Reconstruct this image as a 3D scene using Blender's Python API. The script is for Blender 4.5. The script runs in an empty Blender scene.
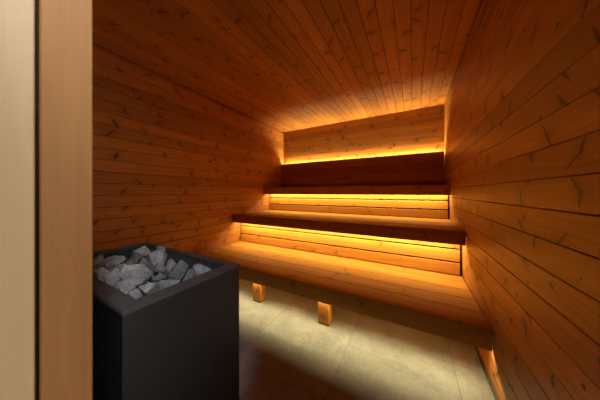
import bpy, bmesh, math, random
from mathutils import Vector, Matrix, Quaternion

sc = bpy.context.scene
COL = sc.collection
S = 0.37                      # distance from the camera to the right wall, metres
EYE = 2.80*S
XR, XL, YB, H = S, -6.05*S, 9.0*S, EYE+3.22*S
YF = 0.113                    # inner face of the front wall
RND = random.Random(11)

# ------------------------------------------------------------------ helpers
def link(name, me, mat=None, parent=None):
    o = bpy.data.objects.new(name, me); COL.objects.link(o)
    if mat is not None:
        for m in (mat if isinstance(mat, (list, tuple)) else [mat]): me.materials.append(m)
    if parent is not None: o.parent = parent
    return o
def obj(name, bm, mat, parent=None, smooth=False):
    bmesh.ops.recalc_face_normals(bm, faces=bm.faces)
    me = bpy.data.meshes.new(name); bm.to_mesh(me); bm.free()
    if smooth:
        for p in me.polygons: p.use_smooth = True
    return link(name, me, mat, parent)
def empty(name, label, cat, loc=(0,0,0), group=None):
    o = bpy.data.objects.new(name, None); COL.objects.link(o); o.location = loc
    o.empty_display_size = .1
    o['label'] = label; o['category'] = cat
    if group: o['group'] = group
    return o
def struct(o): o['kind'] = 'structure'; return o
def board(bm, o, L, W, N, length, width, thick, ch=.002, seed=None, mi=0):
    """one board: origin corner o, unit axes L (along), W (across), N (out of the face); all long edges chamfered"""
    r = seed or RND
    o, L, W, N = Vector(o), Vector(L), Vector(W), Vector(N)
    uv = bm.loops.layers.uv.get('UVMap') or bm.loops.layers.uv.new('UVMap')
    rd = bm.loops.layers.uv.get('board') or bm.loops.layers.uv.new('board')
    c = min(ch, thick*.45)
    prof = [(0,0),(0,thick-c),(c,thick),(width-c,thick),(width,thick-c),(width,0)]
    r1, r2 = r.random(), r.random(); u0 = r.uniform(0, 40)
    a = [bm.verts.new(o + W*p[0] + N*p[1]) for p in prof]
    b = [bm.verts.new(o + W*p[0] + N*p[1] + L*length) for p in prof]
    # running distance across the profile
    run = [0]
    for i in range(1, 6): run.append(run[-1] + math.dist(prof[i], prof[i-1]))
    run.append(run[-1] + width)
    n = 6
    for i in range(n):
        j = (i+1) % n
        f = bm.faces.new([a[i], a[j], b[j], b[i]])
        for lp, (uu, vv) in zip(f.loops, [(0,run[i]),(0,run[i+1]),(length,run[i+1]),(length,run[i])]):
            lp[uv].uv = (u0+uu, vv); lp[rd].uv = (r1, r2)
        f.material_index = mi
    for vs, pr, uu in ((a, prof, 0), (b, prof, length)):
        f = bm.faces.new(vs)
        for lp, p in zip(f.loops, pr):
            lp[uv].uv = (u0+uu+p[1], p[0]); lp[rd].uv = (r1, r2)
        f.material_index = mi
def box(bm, x0, x1, y0, y1, z0, z1, mi=0):
    v = [bm.verts.new((x, y, z)) for x in (x0, x1) for y in (y0, y1) for z in (z0, z1)]
    for q in ((0,1,3,2),(4,6,7,5),(0,4,5,1),(2,3,7,6),(0,2,6,4),(1,5,7,3)):
        f = bm.faces.new([v[i] for i in q]); f.material_index = mi
    return v
def bevel_all(bm, w, seg=2):
    bmesh.ops.bevel(bm, geom=list(bm.edges), offset=w, segments=seg, affect='EDGES', profile=.6)

# ------------------------------------------------------------------ materials
class NT:
    def __init__(s, name):
        s.m = bpy.data.materials.new(name); s.m.use_nodes = True
        s.t = s.m.node_tree; s.b = s.t.nodes['Principled BSDF']
    def n(s, kind, **kw):
        nd = s.t.nodes.new(kind)
        for k, v in kw.items(): setattr(nd, k, v)
        return nd
    def l(s, a, b): s.t.links.new(a, b)
    def inp(s, sock, v):
        if isinstance(v, (int, float, tuple, list)): sock.default_value = v
        else: s.l(v, sock)
    def math(s, op, a, b=0.0, c=0.0, clamp=False):
        nd = s.n('ShaderNodeMath', operation=op, use_clamp=clamp)
        s.inp(nd.inputs[0], a); s.inp(nd.inputs[1], b); s.inp(nd.inputs[2], c)
        return nd.outputs[0]
    def xyz(s, a, b, c):
        nd = s.n('ShaderNodeCombineXYZ')
        for i, v in enumerate((a, b, c)): s.inp(nd.inputs[i], v)
        return nd.outputs[0]
    def sep(s, v):
        nd = s.n('ShaderNodeSeparateXYZ'); s.l(v, nd.inputs[0]); return nd.outputs
    def noise(s, vec, scale, detail=3, rough=.5, dist=0):
        nd = s.n('ShaderNodeTexNoise'); s.l(vec, nd.inputs['Vector'])
        nd.inputs['Scale'].default_value = scale; nd.inputs['Detail'].default_value = detail
        nd.inputs['Roughness'].default_value = rough; nd.inputs['Distortion'].default_value = dist
        return nd.outputs[0]
    def ramp(s, v, stops):
        nd = s.n('ShaderNodeValToRGB'); s.l(v, nd.inputs[0])
        e = nd.color_ramp.elements
        while len(e) < len(stops): e.new(.5)
        for el, (p, c) in zip(e, stops): el.position = p; el.color = (*c, 1)
        return nd.outputs[0]
    def mix(s, f, a, b, blend='MIX'):
        nd = s.n('ShaderNodeMix', data_type='RGBA', blend_type=blend)
        s.inp(nd.inputs[0], f)
        for i, v in ((6, a), (7, b)):
            if isinstance(v, tuple) and len(v) == 3: v = (*v, 1)
            s.inp(nd.inputs[i], v)
        return nd.outputs[2]
    def smooth(s, v, a, b):
        nd = s.n('ShaderNodeMapRange', interpolation_type='SMOOTHSTEP'); s.l(v, nd.inputs[0])
        nd.inputs[1].default_value = a; nd.inputs[2].default_value = b
        return nd.outputs[0]

def pine(name, dark, mid, light, knot, knots=1.0, rough=.5, few=0, wavy=9, spec=.35):
    t = NT(name)
    u, v, _ = t.sep(t.n('ShaderNodeUVMap', uv_map='UVMap').outputs[0])
    r1, r2, _ = t.sep(t.n('ShaderNodeUVMap', uv_map='board').outputs[0])
    z = t.math('MULTIPLY', r1, 61.0)
    # knots: one cell about every quarter metre of a board
    LU, LV = .27, .10
    cu = t.math('DIVIDE', u, LU); cv = t.math('DIVIDE', v, LV)
    vo = t.n('ShaderNodeTexVoronoi', voronoi_dimensions='3D', feature='F1')
    t.l(t.xyz(cu, cv, z), vo.inputs['Vector']); vo.inputs['Scale'].default_value = 1; vo.inputs['Randomness'].default_value = .85
    px, py, _ = t.sep(vo.outputs['Position'])
    kr, kg, kb = t.sep(vo.outputs['Color'])
    dx = t.math('MULTIPLY', t.math('SUBTRACT', cu, px), LU)
    dy = t.math('MULTIPLY', t.math('SUBTRACT', cv, py), LV)
    wob = t.math('MULTIPLY', t.math('SUBTRACT', t.noise(t.xyz(u, v, z), 45, 2), .5), .012)
    ady = t.math('ABSOLUTE', dy)
    bend = t.math('MULTIPLY', t.math('SUBTRACT', kg, .5), 1.5)
    tilt = t.math('MULTIPLY', t.math('SUBTRACT', kb, .5), 2.6)
    dxs = t.math('ADD', t.math('SUBTRACT', t.math('SUBTRACT', dx, t.math('MULTIPLY', ady, bend)), t.math('MULTIPLY', dy, tilt)), wob)
    wid = t.math('MAXIMUM', t.math('SUBTRACT', .0125, t.math('MULTIPLY', ady, .24)), .0005)
    whisk = t.smooth(t.math('DIVIDE', t.math('ABSOLUTE', dxs), wid), 1.45, .2)
    core_d = t.math('SQRT', t.math('ADD', t.math('POWER', t.math('MULTIPLY', dx, .75), 2), t.math('POWER', dy, 2)))
    core = t.smooth(core_d, .0095, .005)
    halo = t.smooth(core_d, .055, .006)
    has = t.smooth(kr,   .49+few, .53+few)
    small = t.math('MULTIPLY', t.smooth(kb, .62, .66), t.smooth(kr, .12, .14))
    mark = t.math('MAXIMUM', t.math('MULTIPLY', whisk, has), t.math('MULTIPLY', core, t.math('MAXIMUM', small, t.math('MULTIPLY', has, .8))))
    # grain, bent round the knots
    vb = t.math('ADD', v, t.math('MULTIPLY', halo, t.math('MULTIPLY', dy, -.5)))
    low = t.noise(t.xyz(t.math('MULTIPLY', u, 1.3), t.math('MULTIPLY', v, 7), z), 1, 2)
    ph = t.math('ADD', t.math('MULTIPLY', vb, 95), t.math('MULTIPLY', low, wavy))
    fine = t.noise(t.xyz(t.math('MULTIPLY', u, 1.6), ph, z), 1, 3, .55)
    fibre = t.noise(t.xyz(t.math('MULTIPLY', u, 9), t.math('MULTIPLY', vb, 620), z), 1, 2, .6)
    g = t.math('ADD', t.math('MULTIPLY', fine, .72), t.math('MULTIPLY', fibre, .28))
    col = t.ramp(g, [(.22, dark), (.50, mid), (.74, light)])
    tone = t.math('ADD', .77, t.math('MULTIPLY', r2, .40))
    blot = t.math('ADD', .86, t.math('MULTIPLY', t.noise(t.xyz(t.math('MULTIPLY', u, 2.1), t.math('MULTIPLY', v, 9), z), 1, 2), .28))
    tone = t.math('MULTIPLY', tone, blot)
    col = t.mix(1.0, col, t.xyz(tone, t.math('POWER', tone, 1.12), t.math('POWER', tone, 1.25)), 'MULTIPLY')
    col = t.mix(t.math('MULTIPLY', t.math('MULTIPLY', halo, has), .5*knots), col, dark)
    col = t.mix(t.math('MULTIPLY', mark, .88*knots), col, knot)
    t.l(col, t.b.inputs['Base Color'])
    t.inp(t.b.inputs['Roughness'], t.math('ADD', rough-.06, t.math('MULTIPLY', g, .14)))
    t.b.inputs['Specular IOR Level'].default_value = spec
    bp = t.n('ShaderNodeBump'); bp.inputs['Strength'].default_value = .12; bp.inputs['Distance'].default_value = .002
    t.l(g, bp.inputs['Height']); t.l(bp.outputs[0], t.b.inputs['Normal'])
    return t.m
def plain(name, col, rough=.6, metal=0, spec=.4, nscale=0, namp=0):
    t = NT(name)
    t.b.inputs['Base Color'].default_value = (*col, 1); t.b.inputs['Roughness'].default_value = rough
    t.b.inputs['Metallic'].default_value = metal; t.b.inputs['Specular IOR Level'].default_value = spec
    if nscale:
        co = t.n('ShaderNodeTexCoord').outputs['Object']
        nz = t.noise(co, nscale, 4, .6)
        lo = tuple(c*(1-namp) for c in col); hi = tuple(c*(1+namp) for c in col)
        t.l(t.ramp(nz, [(.3, lo), (.7, hi)]), t.b.inputs['Base Color'])
    return t.m

WALL = pine('heat_treated_pine', (.25,.087,.016), (.425,.172,.032), (.55,.255,.052), (.055,.020,.008), rough=.48, spec=.6)
BENCH = pine('bench_pine', (.31,.120,.020), (.46,.205,.038), (.57,.285,.060), (.090,.036,.016), knots=.55, rough=.62, few=.2, spec=.12)
FRAME = pine('pale_frame_wood', (.45,.325,.19), (.50,.37,.225), (.54,.405,.26), (.32,.20,.10), knots=0, rough=.5, wavy=1.5)
LINING = pine('tan_lining_wood', (.29,.135,.043), (.34,.162,.055), (.39,.190,.066), (.25,.13,.06), knots=0, rough=.55, wavy=1.5)
BACKING = plain('dark_backing', (.012,.007,.004), .9)
STEEL = plain('anthracite_steel', (.0205,.022,.0255), .48, 0, .4, 60, .12)
RIM = plain('rim_steel', (.068,.068,.070), .42, 0, .5, 40, .18)
GRILL = plain('grille_steel', (.13,.13,.133), .45, .3, .5)
BLACK = plain('black_plastic', (.012,.012,.012), .6)
GREY = plain('grey_trim', (.10,.10,.10), .6)
DARKWALL = plain('dark_absorbing_wall', (.035,.033,.031), .6, 0, .3, 12, .2)  # unseen front wall, made dark to soak up bounce light
PLASTER = plain('pale_plaster', (.55,.53,.50), .8)

# ------------------------------------------------------------------ stone shapes and where they settled
def rock_points(seed, big=False):
    r = random.Random(1000+seed)
    L = r.uniform(.050,.084); W = L*r.uniform(.58,.82); T = L*r.uniform(.40,.58)
    pts=[]
    for k in range(11):
        z = 1-2*(k+.5)/11; ph = k*2.39996 + r.uniform(-.7,.7)
        s = math.sqrt(max(0,1-z*z)); q = r.uniform(.74,1.10)
        pts.append(Vector((L*s*math.cos(ph)*q, W*s*math.sin(ph)*q, T*z*q)))
    return pts
def rock_bm(seed):
    bm = bmesh.new()
    for p in rock_points(seed): bm.verts.new(p)
    g = bmesh.ops.convex_hull(bm, input=bm.verts)
    junk=[v for v in bm.verts if not v.link_faces]
    bmesh.ops.delete(bm, geom=junk, context='VERTS')
    return bm
ROCKS=[(-1.2131, 0.3622, 0.5881, 0.346, -0.209, 0.17, -0.899),
 (-1.0924, 0.3339, 0.5957, 0.197, 0.788, 0.204, -0.546),
 (-1.3722, 0.3302, 0.5855, 0.986, -0.136, 0.013, -0.096),
 (-1.3176, 0.5511, 0.5921, 0.151, 0.248, 0.002, 0.957),
 (-0.7489, 0.3984, 0.6209, 0.718, 0.204, -0.539, -0.39),
 (-1.2888, 0.3348, 0.5941, 0.969, -0.146, 0.184, -0.081),
 (-0.8822, 0.5492, 0.5765, 0.018, -0.077, -0.331, 0.94),
 (-1.1611, 0.5531, 0.6036, 0.224, -0.123, -0.631, -0.732),
 (-0.9533, 0.3823, 0.5926, 0.231, 0.056, -0.584, -0.776),
 (-0.9779, 0.4724, 0.5794, 0.185, -0.071, 0.116, -0.973),
 (-0.7803, 0.3279, 0.6159, 0.398, 0.24, -0.532, 0.708),
 (-1.0265, 0.3324, 0.5851, 0.115, 0.511, -0.851, -0.018),
 (-0.9267, 0.5259, 0.585, 0.026, 0.487, 0.858, 0.162),
 (-0.8255, 0.5465, 0.6224, 0.52, -0.848, -0.027, 0.103),
 (-1.4065, 0.4871, 0.6016, 0.352, -0.676, 0.47, -0.445),
 (-1.1886, 0.4935, 0.5875, 0.089, 0.946, 0.286, 0.124),
 (-1.4053, 0.412, 0.59, 0.607, 0.297, 0.463, 0.574),
 (-1.2507, 0.5629, 0.6202, 0.442, -0.607, 0.473, 0.461),
 (-0.9828, 0.542, 0.5936, 0.35, 0.134, 0.623, 0.686),
 (-1.2197, 0.5246, 0.5869, 0.065, -0.058, 0.355, -0.931),
 (-1.2985, 0.402, 0.583, 0.217, 0.854, -0.471, 0.044),
 (-1.3351, 0.3711, 0.6279, 0.016, -0.452, 0.833, -0.32),
 (-0.7491, 0.5423, 0.599, 0.347, -0.52, -0.285, 0.727),
 (-1.3871, 0.5347, 0.6105, 0.5, 0.165, -0.532, 0.663),
 (-1.0521, 0.5065, 0.589, 0.117, -0.317, -0.937, -0.09),
 (-1.3474, 0.3771, 0.5836, 0.058, -0.086, -0.03, -0.994),
 (-1.3924, 0.3229, 0.6238, 0.817, 0.514, -0.259, 0.038),
 (-0.7615, 0.3598, 0.5867, 0.889, 0.215, -0.285, 0.287),
 (-1.1292, 0.4867, 0.6078, 0.462, -0.572, -0.673, -0.083),
 (-0.9359, 0.5357, 0.6483, 0.205, -0.792, 0.524, 0.235),
 (-0.8962, 0.336, 0.5947, 0.173, -0.073, -0.163, 0.969),
 (-1.3405, 0.4473, 0.5984, 0.517, 0.17, -0.321, -0.775),
 (-0.7692, 0.4786, 0.5844, 0.957, -0.152, 0.04, -0.243),
 (-0.9184, 0.454, 0.6017, 0.586, -0.018, 0.403, -0.702),
 (-0.8304, 0.4142, 0.5859, 0.703, -0.174, 0.111, -0.681),
 (-1.0167, 0.3357, 0.6492, 0.448, -0.682, -0.178, -0.55),
 (-1.3869, 0.3849, 0.6364, 0.4, -0.463, 0.31, -0.727),
 (-1.1122, 0.419, 0.5842, 0.183, -0.303, 0.92, -0.168),
 (-1.159, 0.3277, 0.5843, 0.141, 0.186, -0.971, 0.048),
 (-0.7914, 0.4166, 0.6298, 0.611, -0.318, 0.338, -0.641),
 (-1.3894, 0.4676, 0.6438, 0.66, -0.148, 0.074, -0.732),
 (-1.1429, 0.3926, 0.6095, 0.126, -0.916, 0.353, -0.143),
 (-0.8271, 0.3223, 0.6526, 0.453, -0.756, -0.23, -0.413),
 (-1.2685, 0.3354, 0.6646, 0.815, 0.258, -0.302, 0.423),
 (-1.3148, 0.5452, 0.6706, 0.158, 0.905, -0.009, 0.396),
 (-1.0279, 0.4018, 0.5973, 0.062, 0.253, -0.516, -0.816),
 (-1.0382, 0.549, 0.6383, 0.814, 0.443, 0.068, -0.369),
 (-1.1816, 0.4344, 0.5832, 0.037, -0.21, -0.974, -0.073),
 (-1.2259, 0.5294, 0.6265, 0.427, -0.867, 0.133, 0.219),
 (-1.0898, 0.5187, 0.6682, 0.253, 0.86, -0.052, -0.439),
 (-0.9931, 0.4938, 0.6523, 0.335, 0.403, -0.792, 0.315),
 (-1.2488, 0.4813, 0.5843, 0.263, -0.808, 0.495, -0.18),
 (-0.9789, 0.3872, 0.6742, 0.415, -0.49, 0.262, -0.72),
 (-0.9145, 0.3272, 0.654, 0.049, 0.038, 0.132, 0.989),
 (-0.9647, 0.4691, 0.6263, 0.016, -0.841, 0.218, -0.495),
 (-1.0711, 0.4638, 0.6063, 0.484, 0.155, 0.08, 0.857),
 (-1.0925, 0.3188, 0.6798, 0.58, -0.755, 0.231, 0.198),
 (-0.7779, 0.5434, 0.6693, 0.113, -0.987, -0.07, 0.087),
 (-0.8809, 0.4075, 0.6073, 0.76, 0.075, 0.508, -0.399),
 (-1.2746, 0.4432, 0.587, 0.509, 0.307, 0.473, 0.651),
 (-1.2937, 0.5088, 0.6174, 0.612, 0.718, 0.323, -0.066),
 (-0.8479, 0.3863, 0.6508, 0.373, 0.752, -0.541, 0.052),
 (-0.8221, 0.4789, 0.6145, 0.758, 0.38, 0.287, 0.445),
 (-1.1759, 0.4781, 0.6286, 0.423, -0.021, -0.26, 0.867),
 (-1.0245, 0.4737, 0.6255, 0.429, -0.213, 0.186, -0.858),
 (-1.1009, 0.3932, 0.6592, 0.644, -0.27, 0.318, -0.642),
 (-1.2403, 0.4597, 0.6266, 0.514, 0.069, -0.389, 0.761),
 (-1.1592, 0.3142, 0.6292, 0.206, -0.281, -0.568, -0.745),
 (-1.1507, 0.5631, 0.6944, 0.221, -0.592, 0.4, 0.664),
 (-1.3006, 0.4257, 0.6622, 0.828, -0.113, 0.071, 0.545),
 (-1.0826, 0.4485, 0.6526, 0.272, -0.204, -0.474, 0.812),
 (-0.7776, 0.4941, 0.6339, 0.528, 0.042, 0.456, 0.715),
 (-1.178, 0.3835, 0.6402, 0.775, -0.098, -0.524, 0.34),
 (-1.2335, 0.3774, 0.6356, 0.317, -0.178, -0.137, 0.921)]
STONE_LABELS = {
 52: 'largest pale grey stone, broad and lumpy, in the middle of the heater bed',
 49: 'tall upright grey stone against the ribbed heater back, behind the largest one',
 68: 'small grey stone tip poking up behind the tall upright stone at the heater back',
 44: 'grey pointed stone at the far corner of the heater, nearest the left wall',
 29: 'long flat grey slab leaning up in the right half of the heater',
 57: 'rounded grey stone at the far right end of the heater, nearest the benches',
 13: 'low grey stone squeezed between the leaning slab and the rightmost stone of the heater',
 46: 'narrow upright grey stone between the tall upright stone and the leaning slab',
 50: 'darker grey stone just below the tall upright stone, at the right of the largest one',
 54: 'small flat dark stone at the foot of the leaning slab in the heater',
 33: 'low flat stone under the leaning slab along the right rim of the heater',
 61: 'wide angular pale stone against the right heater rim, in front of the largest one',
 42: 'small pale stone nearest to the near corner of the heater rim',
 53: 'grey stone along the near heater rim, just left of the small corner stone',
 35: 'blunt grey stone left of the largest one, beside the near rim of the heater',
 56: 'grey stone by the near heater rim, right beside the wooden door frame',
 43: 'brownish shaded stone at the left heater end, half hidden by the door frame',
 69: 'long flat pale stone at the back left of the heater bed before the ribs',
 66: 'small dark stone between the long flat back stone and the pointed corner stone',
 48: 'thin stone sliver wedged under the pointed stone at the far corner of the heater',
 65: 'stone mostly hidden behind the upper left end of the largest one',
 64: 'small stone sliver just beyond the right tip of the largest heater stone',
 73: 'little stone in the gap behind the two stones beside the door frame',
 45: 'stone deep in the gap under the right lower edge of the largest one',
 72: 'stone strip showing just in front of the long flat back stone in the heater',
 63: 'scrap of stone between the largest one and the tall upright one',
 39: 'stone low in the gap behind the wide angular stone on the heater rim',
}
def stone_mat():
    t = NT('olivine_stone')
    co = t.n('ShaderNodeTexCoord').outputs['Object']
    oi = t.n('ShaderNodeObjectInfo').outputs['Random']
    a = t.noise(co, 28, 5, .7); b = t.noise(co, 210, 3, .7)
    g = t.math('ADD', t.math('MULTIPLY', a, .55), t.math('MULTIPLY', b, .45))
    col = t.ramp(g, [(.30, (.07,.072,.076)), (.50, (.28,.283,.288)), (.72, (.58,.58,.575))])
    tone = t.math('ADD', .72, t.math('MULTIPLY', oi, .5))
    col = t.mix(1.0, col, t.xyz(tone, tone, tone), 'MULTIPLY')
    t.l(col, t.b.inputs['Base Color']); t.b.inputs['Roughness'].default_value = .85
    t.b.inputs['Specular IOR Level'].default_value = .25
    bp = t.n('ShaderNodeBump'); bp.inputs['Strength'].default_value = .55; bp.inputs['Distance'].default_value = .004
    t.l(g, bp.inputs['Height']); t.l(bp.outputs[0], t.b.inputs['Normal'])
    return t.m
STONE = stone_mat()

def tile_mat():
    t = NT('grey_floor_tile')
    co = t.n('ShaderNodeTexCoord').outputs['Object']
    x, y, _ = t.sep(co)
    T = .600
    fx = t.math('FRACT', t.math('DIVIDE', t.math('SUBTRACT', x, -1.048*S - 10*T), T))
    fy = t.math('FRACT', t.math('DIVIDE', t.math('SUBTRACT', y, 2.49*S - 10*T), T))
    ix = t.math('FLOOR', t.math('DIVIDE', t.math('SUBTRACT', x, -1.048*S - 10*T), T))
    iy = t.math('FLOOR', t.math('DIVIDE', t.math('SUBTRACT', y, 2.49*S - 10*T), T))
    ex = t.math('MINIMUM', fx, t.math('SUBTRACT', 1, fx)); ey = t.math('MINIMUM', fy, t.math('SUBTRACT', 1, fy))
    e = t.math('MULTIPLY', t.math('MINIMUM', ex, ey), T)
    seam = t.smooth(e, .0028, .0012)
    off = t.xyz(t.math('ADD', x, t.math('MULTIPLY', ix, 7.3)), t.math('ADD', y, t.math('MULTIPLY', iy, 3.7)), 0)
    n1 = t.noise(off, 5, 5, .62, .6); n2 = t.noise(off, 38, 4, .65)
    g = t.math('ADD', t.math('MULTIPLY', n1, .65), t.math('MULTIPLY', n2, .35))
    col = t.ramp(g, [(.30, (.22,.235,.27)), (.50, (.315,.335,.38)), (.70, (.42,.445,.50))])
    col = t.mix(t.math('MULTIPLY', seam, .45), col, (.10,.09,.08))
    t.l(col, t.b.inputs['Base Color'])
    t.b.inputs['Roughness'].default_value = .6; t.b.inputs['Specular IOR Level'].default_value = .3
    bp = t.n('ShaderNodeBump'); bp.inputs['Strength'].default_value = .25; bp.inputs['Distance'].default_value = .001
    t.l(t.math('SUBTRACT', n2, seam), bp.inputs['Height']); t.l(bp.outputs[0], t.b.inputs['Normal'])
    return t.m
TILE = tile_mat()
def emit(name, col, s):
    t = NT(name)
    t.b.inputs['Base Color'].default_value = (.8,.8,.8,1)
    t.b.inputs['Emission Color'].default_value = (*col, 1); t.b.inputs['Emission Strength'].default_value = s
    return t.m
LEDC = (1.0, .77, .32)
LED = emit('warm_led', LEDC, 6.0)

# ------------------------------------------------------------------ the room
YO = .018                     # outer face of the front wall
P = .0985                     # board pitch
TH = .016
def panel_rows(bm, o, L, W, N, length, total, phase, pitch=P, gap=.0027, ch=.0022, th=TH, mi=0):
    """rows of boards over a rectangle; phase = distance from the origin edge to the first seam"""
    o, L, W = Vector(o), Vector(L), Vector(W)
    s = phase - pitch if phase > 0 else 0
    while s < total - .002:
        a = max(s, 0); b = min(s + pitch, total)
        if b - a > .006:
            board(bm, o + W*(a+gap/2), L, W, N, length, b-a-gap, th, ch, mi=mi)
        s += pitch

bm = bmesh.new(); box(bm, XL-.1, XR+.1, YO, YB+.1, -.08, 0)
floor = struct(obj('floor', bm, TILE))
bm = bmesh.new(); box(bm, -2.6, 1.6, -2.6, YO-.0005, -.08, 0)
struct(obj('floor_anteroom', bm, TILE))

Z0 = .012
zs = (EYE + .122*S) % P
bm = bmesh.new(); panel_rows(bm, (XR+TH, YF, Z0), (0,1,0), (0,0,1), (-1,0,0), YB-YF, H-Z0, (zs - Z0) % P)
box(bm, XR+TH, XR+.1, YO, YB+.1, 0, H+.1, 1)
struct(obj('wall_right', bm, [WALL, BACKING]))
bm = bmesh.new(); panel_rows(bm, (XL-TH, YF, Z0), (0,1,0), (0,0,1), (1,0,0), YB-YF, H-Z0, (zs + .03 - Z0) % P)
box(bm, XL-.1, XL-TH, YO, YB+.1, 0, H+.1, 1)
struct(obj('wall_left', bm, [WALL, BACKING]))
bm = bmesh.new(); panel_rows(bm, (XL, YB+TH, Z0), (1,0,0), (0,0,1), (0,-1,0), XR-XL, H-Z0, (zs + .05 - Z0) % P)
box(bm, XL-TH, XR+TH, YB+TH, YB+.1, 0, H+.1, 1)
struct(obj('wall_back', bm, [WALL, BACKING]))
bm = bmesh.new(); panel_rows(bm, (XL, YF, H+TH), (0,1,0), (1,0,0), (0,0,-1), YB-YF, XR-XL, .06)
box(bm, XL-TH, XR+TH, YO, YB+TH, H+TH, H+.1, 1)
struct(obj('ceiling', bm, [WALL, BACKING]))

# front wall with the doorway the photograph is taken from
DX0, DX1, DZ = -.42, .31, 2.02
bm = bmesh.new()
def front_boards(x0, x1, z0, z1):
    panel_rows(bm, (x0, YF-TH, z0), (1,0,0), (0,0,1), (0,1,0), x1-x0, z1-z0, (zs - z0) % P)
    box(bm, x0, x1, YO, YF-TH, z0, z1, 1)
front_boards(XL, DX0-.020, Z0, H); front_boards(DX1+.020, XR, Z0, H); front_boards(DX0-.020, DX1+.020, DZ+.020, H)
struct(obj('wall_front', bm, [DARKWALL, PLASTER]))
# tan lining of the doorway, then the paler frame towards the camera, a dark rebate between them
YS = .0625
def jamb(y0, y1, proud, name, mat):
    bm = bmesh.new()
    t = .0195 + proud
    board(bm, (DX0-.0195, y0, 0), (0,0,1), (0,1,0), (1,0,0), DZ, y1-y0, t, .0015)
    board(bm, (DX1+.0195, y0, 0), (0,0,1), (0,1,0), (-1,0,0), DZ, y1-y0, t, .0015)
    board(bm, (DX0-.0195, y0, DZ+.0195), (1,0,0), (0,1,0), (0,0,-1), DX1-DX0+.039, y1-y0, .0190, .0015)
    return struct(obj(name, bm, mat))
jamb(YS+.0010, YF, 0, 'trim_1', LINING)
jamb(YO-.006, YS-.0040, .008, 'trim_2', FRAME)

bm = bmesh.new(); box(bm, DX0-.0195, DX0-.0165, YS-.0039, YS+.0009, 0, DZ); box(bm, DX1+.0165, DX1+.0195, YS-.0039, YS+.0009, 0, DZ)
struct(obj('trim_3', bm, BACKING))

bm = bmesh.new(); box(bm, XR-.012, XR+.001, YF+.002, YB-.002, 0, .014)
struct(obj('baseboard_right', bm, GREY))
bm = bmesh.new(); box(bm, XL-.001, XL+.012, YF+.002, YB-.002, 0, .014)
struct(obj('baseboard_left', bm, GREY))

# ------------------------------------------------------------------ benches
BX0, BX1 = XL+.006, XR-.006
BL = BX1-BX0
LAMPS = []
def area(name, y, z, power, tilt, size=.012, parent=None, x0=BX0+.03, x1=BX1-.02):
    d = bpy.data.lights.new(name, 'AREA'); d.shape = 'RECTANGLE'; d.size = x1-x0; d.size_y = size
    d.energy = power; d.color = LEDC
    o = bpy.data.objects.new(name, d); COL.objects.link(o)
    o.location = ((x0+x1)/2, y, z); o.rotation_euler = (tilt, 0, 0)
    return o
def bench(name, label, front, back, top, lip, nb, riser_y=None, riser_z=None, riser_n=3, legs=(), strip=None, led=(0,0), seed=1):
    r = random.Random(seed)
    org = Vector(((BX0+BX1)/2, front, 0))
    root = empty(name, label, 'bench', org)
    def rel(bm):
        bmesh.ops.translate(bm, verts=bm.verts, vec=-org); return bm
    ft = .022
    # seat boards run along the bench
    bm = bmesh.new(); th = .032
    y0 = front + ft + .0015; w = (back - y0)/nb
    for k in range(nb):
        board(bm, (BX0, y0 + k*w + .0010, top-th), (1,0,0), (0,1,0), (0,0,1), BL, w-.002, th, .003, r)
    obj('seat', rel(bm), BENCH, root)
    bm = bmesh.new()
    board(bm, (BX0, front+ft, lip), (1,0,0), (0,0,1), (0,-1,0), BL, top-lip, ft, .004, r)
    obj('front_board', rel(bm), BENCH, root)
    if riser_y is not None:
        bm = bmesh.new(); z0, z1 = riser_z; h = (z1-z0)/riser_n
        for k in range(riser_n):
            board(bm, (BX0+.012, riser_y+.020, z0 + k*h + .007), (1,0,0), (0,0,1), (0,-1,0), BL-.024, h-.013, .020, .002, r)
        obj('riser', rel(bm), BENCH, root)
        bm = bmesh.new(); box(bm, BX0+.02, BX1-.02, riser_y+.032, riser_y+.040, z0+.002, z1)
        obj('riser_backing', rel(bm), BACKING, root)
    for (lx, ly, lw, ld) in legs:
        bm = bmesh.new()
        board(bm, (lx, ly+ld, .012), (0,0,1), (1,0,0), (0,-1,0), top-th-.013, lw, ld, .004, r)
        leg = obj('leg', rel(bm), BENCH, root)
        bm = bmesh.new(); box(bm, lx+.004, lx+lw-.004, ly+.004, ly+ld-.004, 0, .0118)
        obj('foot', rel(bm), BLACK, leg)
    # the led strip in its little channel, tucked out of sight under the seat
    ly, lz = led
    bm = bmesh.new(); box(bm, BX0+.03, BX1-.02, ly-.006, ly+.006, lz, lz+.006, 0)
    obj('led_strip', rel(bm), LED, root)
    return root
LOW_T, MID_T, TOP_T = .850*S, 1.960*S, 3.025*S
Y1, Y2, Y3 = 3.84*S, 5.49*S, 7.40*S
R2, R3 = 5.91*S, 7.76*S
bench('lowest_bench', 'lowest and deepest wooden sauna bench, standing on legs on the grey tiled floor', Y1, R2+.03, LOW_T, .530*S, 5,
      legs=[(-3.62*S, 3.965*S, .095, .07), (-1.78*S, 3.965*S, .095, .07)], led=(3.932*S, .61*S), seed=3)
bench('middle_bench', 'middle wooden sauna bench, one step above the bench on legs', Y2, R3+.03, MID_T, 1.660*S, 5,
      R2, (LOW_T+.001, 1.78*S), 3, led=(5.72*S, 1.76*S), seed=5)
bench('top_bench', 'topmost wooden sauna bench, just below the dark backrest', Y3, YB-.004, TOP_T, 2.717*S, 4,
      R3, (MID_T+.001, 2.84*S), 3, led=(7.62*S, 2.82*S), seed=8)
area('lamp_under_lowest_bench', 3.932*S,   .551*S, 8.8, math.radians(-55), .004)
area('lamp_under_middle_bench', 5.72*S, 1.75*S, 19, math.radians(24))
area('lamp_under_top_bench', 7.62*S, 2.81*S, 17, math.radians(20))

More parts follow.
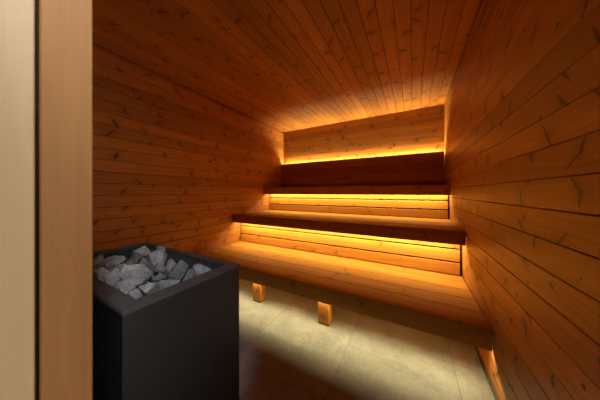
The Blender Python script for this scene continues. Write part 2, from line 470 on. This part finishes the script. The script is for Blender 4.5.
# backrest on the back wall, light shining up from behind it
BT = EYE + 1.475*S
r = random.Random(21)
org = Vector(((BX0+BX1)/2, 8.80*S, TOP_T))
back = empty('backrest', 'dark wooden backrest panel above the topmost bench with light behind it', 'backrest', org)
def relb(bm): bmesh.ops.translate(bm, verts=bm.verts, vec=-org); return bm
bm = bmesh.new()
z0 = TOP_T + .075; h = (BT-z0)/3
for k in range(3):
    board(bm, (BX0+.003, 8.88*S, z0+k*h+.0006), (1,0,0), (0,0,1), (0,-1,0), BL-.006, h-.0012, .033, .002, r)
obj('panel', relb(bm), BENCH, back)
bm = bmesh.new()
board(bm, (BX0+.003, 8.90*S, TOP_T+.004), (1,0,0), (0,0,1), (0,-1,0), BL-.006, .058, .022, .003, r)
obj('lower_rail', relb(bm), BENCH, back)
for x in (-1.9, -1.1, -.35, .2):
    bm = bmesh.new()
    board(bm, (x, YB-.006, TOP_T+.004), (0,0,1), (1,0,0), (0,-1,0), BT-TOP_T-.10, .05, YB-.006-8.90*S, .002, r)
    obj('bracket', relb(bm), BENCH, back)
bm = bmesh.new(); box(bm, BX0+.03, BX1-.02, 8.94*S-.017, 8.94*S+.017, BT-.125*S-.006, BT-.125*S)
obj('led_strip', relb(bm), LED, back)
area('lamp_behind_backrest', 8.94*S, BT-.098*S, 37.0, math.radians(180+33), .036)

# ------------------------------------------------------------------ heater
HX0, HX1, HY0, HY1, HT = -1.478, -.668, .236, .645, 1.95*S
org = Vector(((HX0+HX1)/2, (HY0+HY1)/2, 0))
heater = empty('sauna_heater', 'tall dark grey steel sauna heater holding a bed of stones', 'heater', org)
def relh(bm): bmesh.ops.translate(bm, verts=bm.verts, vec=-org); return bm
RF, RR, RB, RL = .050, .048, .040, .040
ix0, ix1, iy0, iy1 = HX0+RL, HX1-RR, HY0+RF, HY1-RB
bm = bmesh.new()
def ring(z, x0, x1, y0, y1): return [bm.verts.new(p) for p in ((x0,y0,z),(x1,y0,z),(x1,y1,z),(x0,y1,z))]
zt = HT-.012
loops = [ring(.015, HX0, HX1, HY0, HY1), ring(zt, HX0, HX1, HY0, HY1), ring(zt, HX0+.004, HX1-.004, HY0+.004, HY1-.004), ring(.015, HX0+.004, HX1-.004, HY0+.004, HY1-.004)]
for k in range(4):
    A, B = loops[k], loops[(k+1) % 4]
    for i in range(4): bm.faces.new([A[i], A[(i+1)%4], B[(i+1)%4], B[i]])
bmesh.ops.recalc_face_normals(bm, faces=bm.faces)
obj('casing', relh(bm), STEEL, heater)
bm = bmesh.new()
e = .0015
loops = [ring(zt+.0004, HX0-e, HX1+e, HY0-e, HY1+e), ring(HT, HX0-e, HX1+e, HY0-e, HY1+e), ring(HT, ix0, ix1, iy0, iy1), ring(zt+.0004, ix0, ix1, iy0, iy1)]
for k in range(4):
    A, B = loops[k], loops[(k+1) % 4]
    for i in range(4): bm.faces.new([A[i], A[(i+1)%4], B[(i+1)%4], B[i]])
bmesh.ops.recalc_face_normals(bm, faces=bm.faces)
bmesh.ops.bevel(bm, geom=[ed for ed in bm.edges if all(abs(v.co.z-HT) < 1e-5 for v in ed.verts) and sum(len(f.verts) == 4 for f in ed.link_faces) and ed.is_manifold and abs(ed.calc_face_angle(0)) > .5], offset=.003, segments=2, affect='EDGES')
obj('rim', relh(bm), RIM, heater)
BED = .590
bm = bmesh.new(); box(bm, ix0-.02, ix1+.02, iy0-.02, iy1+.02, BED-.012, BED)
obj('stone_tray', relh(bm), GRILL, heater)
bm = bmesh.new()
n = 62
for k in range(n+1):
    x = ix0 + (ix1-ix0)*k/n
    box(bm, x-.0025, x+.0025, iy1-.001, iy1+.006, BED+.001, zt); box(bm, x-.0025, x+.0025, iy0-.006, iy0+.001, BED+.001, zt)
n = 25
for k in range(n+1):
    y = iy0 + (iy1-iy0)*k/n
    box(bm, ix0-.006, ix0+.001, y-.0025, y+.0025, BED+.001, zt); box(bm, ix1-.001, ix1+.006, y-.0025, y+.0025, BED+.001, zt)
obj('grille', relh(bm), GRILL, heater)
bm = bmesh.new()
box(bm, HX0+.03, HX1-.03, HY0+.03, HY1-.03, 0, .0148)
obj('plinth', relh(bm), BLACK, heater)

# ------------------------------------------------------------------ stones
def rock_mesh(i):
    bm = rock_bm(i)
    bmesh.ops.bevel(bm, geom=list(bm.edges), offset=.0022, segments=1, affect='EDGES')
    bmesh.ops.triangulate(bm, faces=bm.faces)
    bmesh.ops.subdivide_edges(bm, edges=list(bm.edges), cuts=2, use_grid_fill=True)
    from mathutils import noise
    for v in bm.verts:
        d = noise.noise(v.co*38 + Vector((i*3.1, 0, 0)))*.0028 + noise.noise(v.co*110 + Vector((0, i*2.7, 0)))*.0012
        v.co += v.co.normalized()*(d - .0030)
    bmesh.ops.recalc_face_normals(bm, faces=bm.faces)
    me = bpy.data.meshes.new('heater_stone'); bm.to_mesh(me); bm.free()
    return me
DZS = BED - .565
for i, t in enumerate(ROCKS):
    o = link('heater_stone', rock_mesh(i), STONE)
    o.location = (t[0], t[1], t[2]+DZS); o.rotation_mode = 'QUATERNION'; o.rotation_quaternion = t[3:]
    o['label'] = STONE_LABELS.get(i, 'grey sauna stone buried under the upper stones of the heater'); o['category'] = 'stone'; o['group'] = 'stones in the sauna heater'

# ------------------------------------------------------------------ added fill on the jamb, light from the room behind the doorway
d = bpy.data.lights.new('jamb_fill', 'AREA'); d.shape = 'RECTANGLE'; d.size = .012; d.size_y = 1.7; d.energy = 1.75; d.color = (1, .86, .66)  # added fill lamp to brighten the left jamb, no fixture here
d.spread = math.radians(85)
o = bpy.data.objects.new('jamb_fill', d); COL.objects.link(o); o.location = (DX1-.012, .045, 1.02)
o.rotation_euler = Vector((-1, 0, 0)).to_track_quat('-Z', 'Y').to_euler()
d = bpy.data.lights.new('anteroom_spot', 'SPOT'); d.spot_size = math.radians(34); d.spot_blend = .45; d.energy = 68; d.shadow_soft_size = .05; d.color = (.90, .96, 1)
o = bpy.data.objects.new('anteroom_spot', d); COL.objects.link(o); o.location = (.05, -.05, 2.15)
o.rotation_euler = (Vector((-1.06, .45, .66)) - Vector(o.location)).to_track_quat('-Z', 'Y').to_euler()
w = bpy.data.worlds.new('World'); sc.world = w; w.use_nodes = True
bg = w.node_tree.nodes['Background']; bg.inputs[0].default_value = (1, .92, .82, 1); bg.inputs[1].default_value = .05

# ------------------------------------------------------------------ camera
cam = bpy.data.cameras.new('camera'); co = bpy.data.objects.new('camera', cam); COL.objects.link(co)
cam.sensor_width = 36; cam.lens = 202/600*36; cam.shift_y = -7.5/600
cam.clip_start = .01
co.location = (0, 0, EYE); co.rotation_euler = (math.pi/2, 0, math.atan(113/202))
cam.dof.use_dof = True; cam.dof.focus_distance = 1.7; cam.dof.aperture_fstop = 4.0
sc.camera = co
sc.view_settings.view_transform = 'Standard'; sc.view_settings.look = 'None'; sc.view_settings.gamma = 1
sc.view_settings.exposure = 0; sc.view_settings.use_curve_mapping = False
cy = sc.cycles
cy.max_bounces = 14; cy.diffuse_bounces = 10; cy.glossy_bounces = 4; cy.use_denoising = True; cy.caustics_reflective = False
cy.sample_clamp_indirect = 8
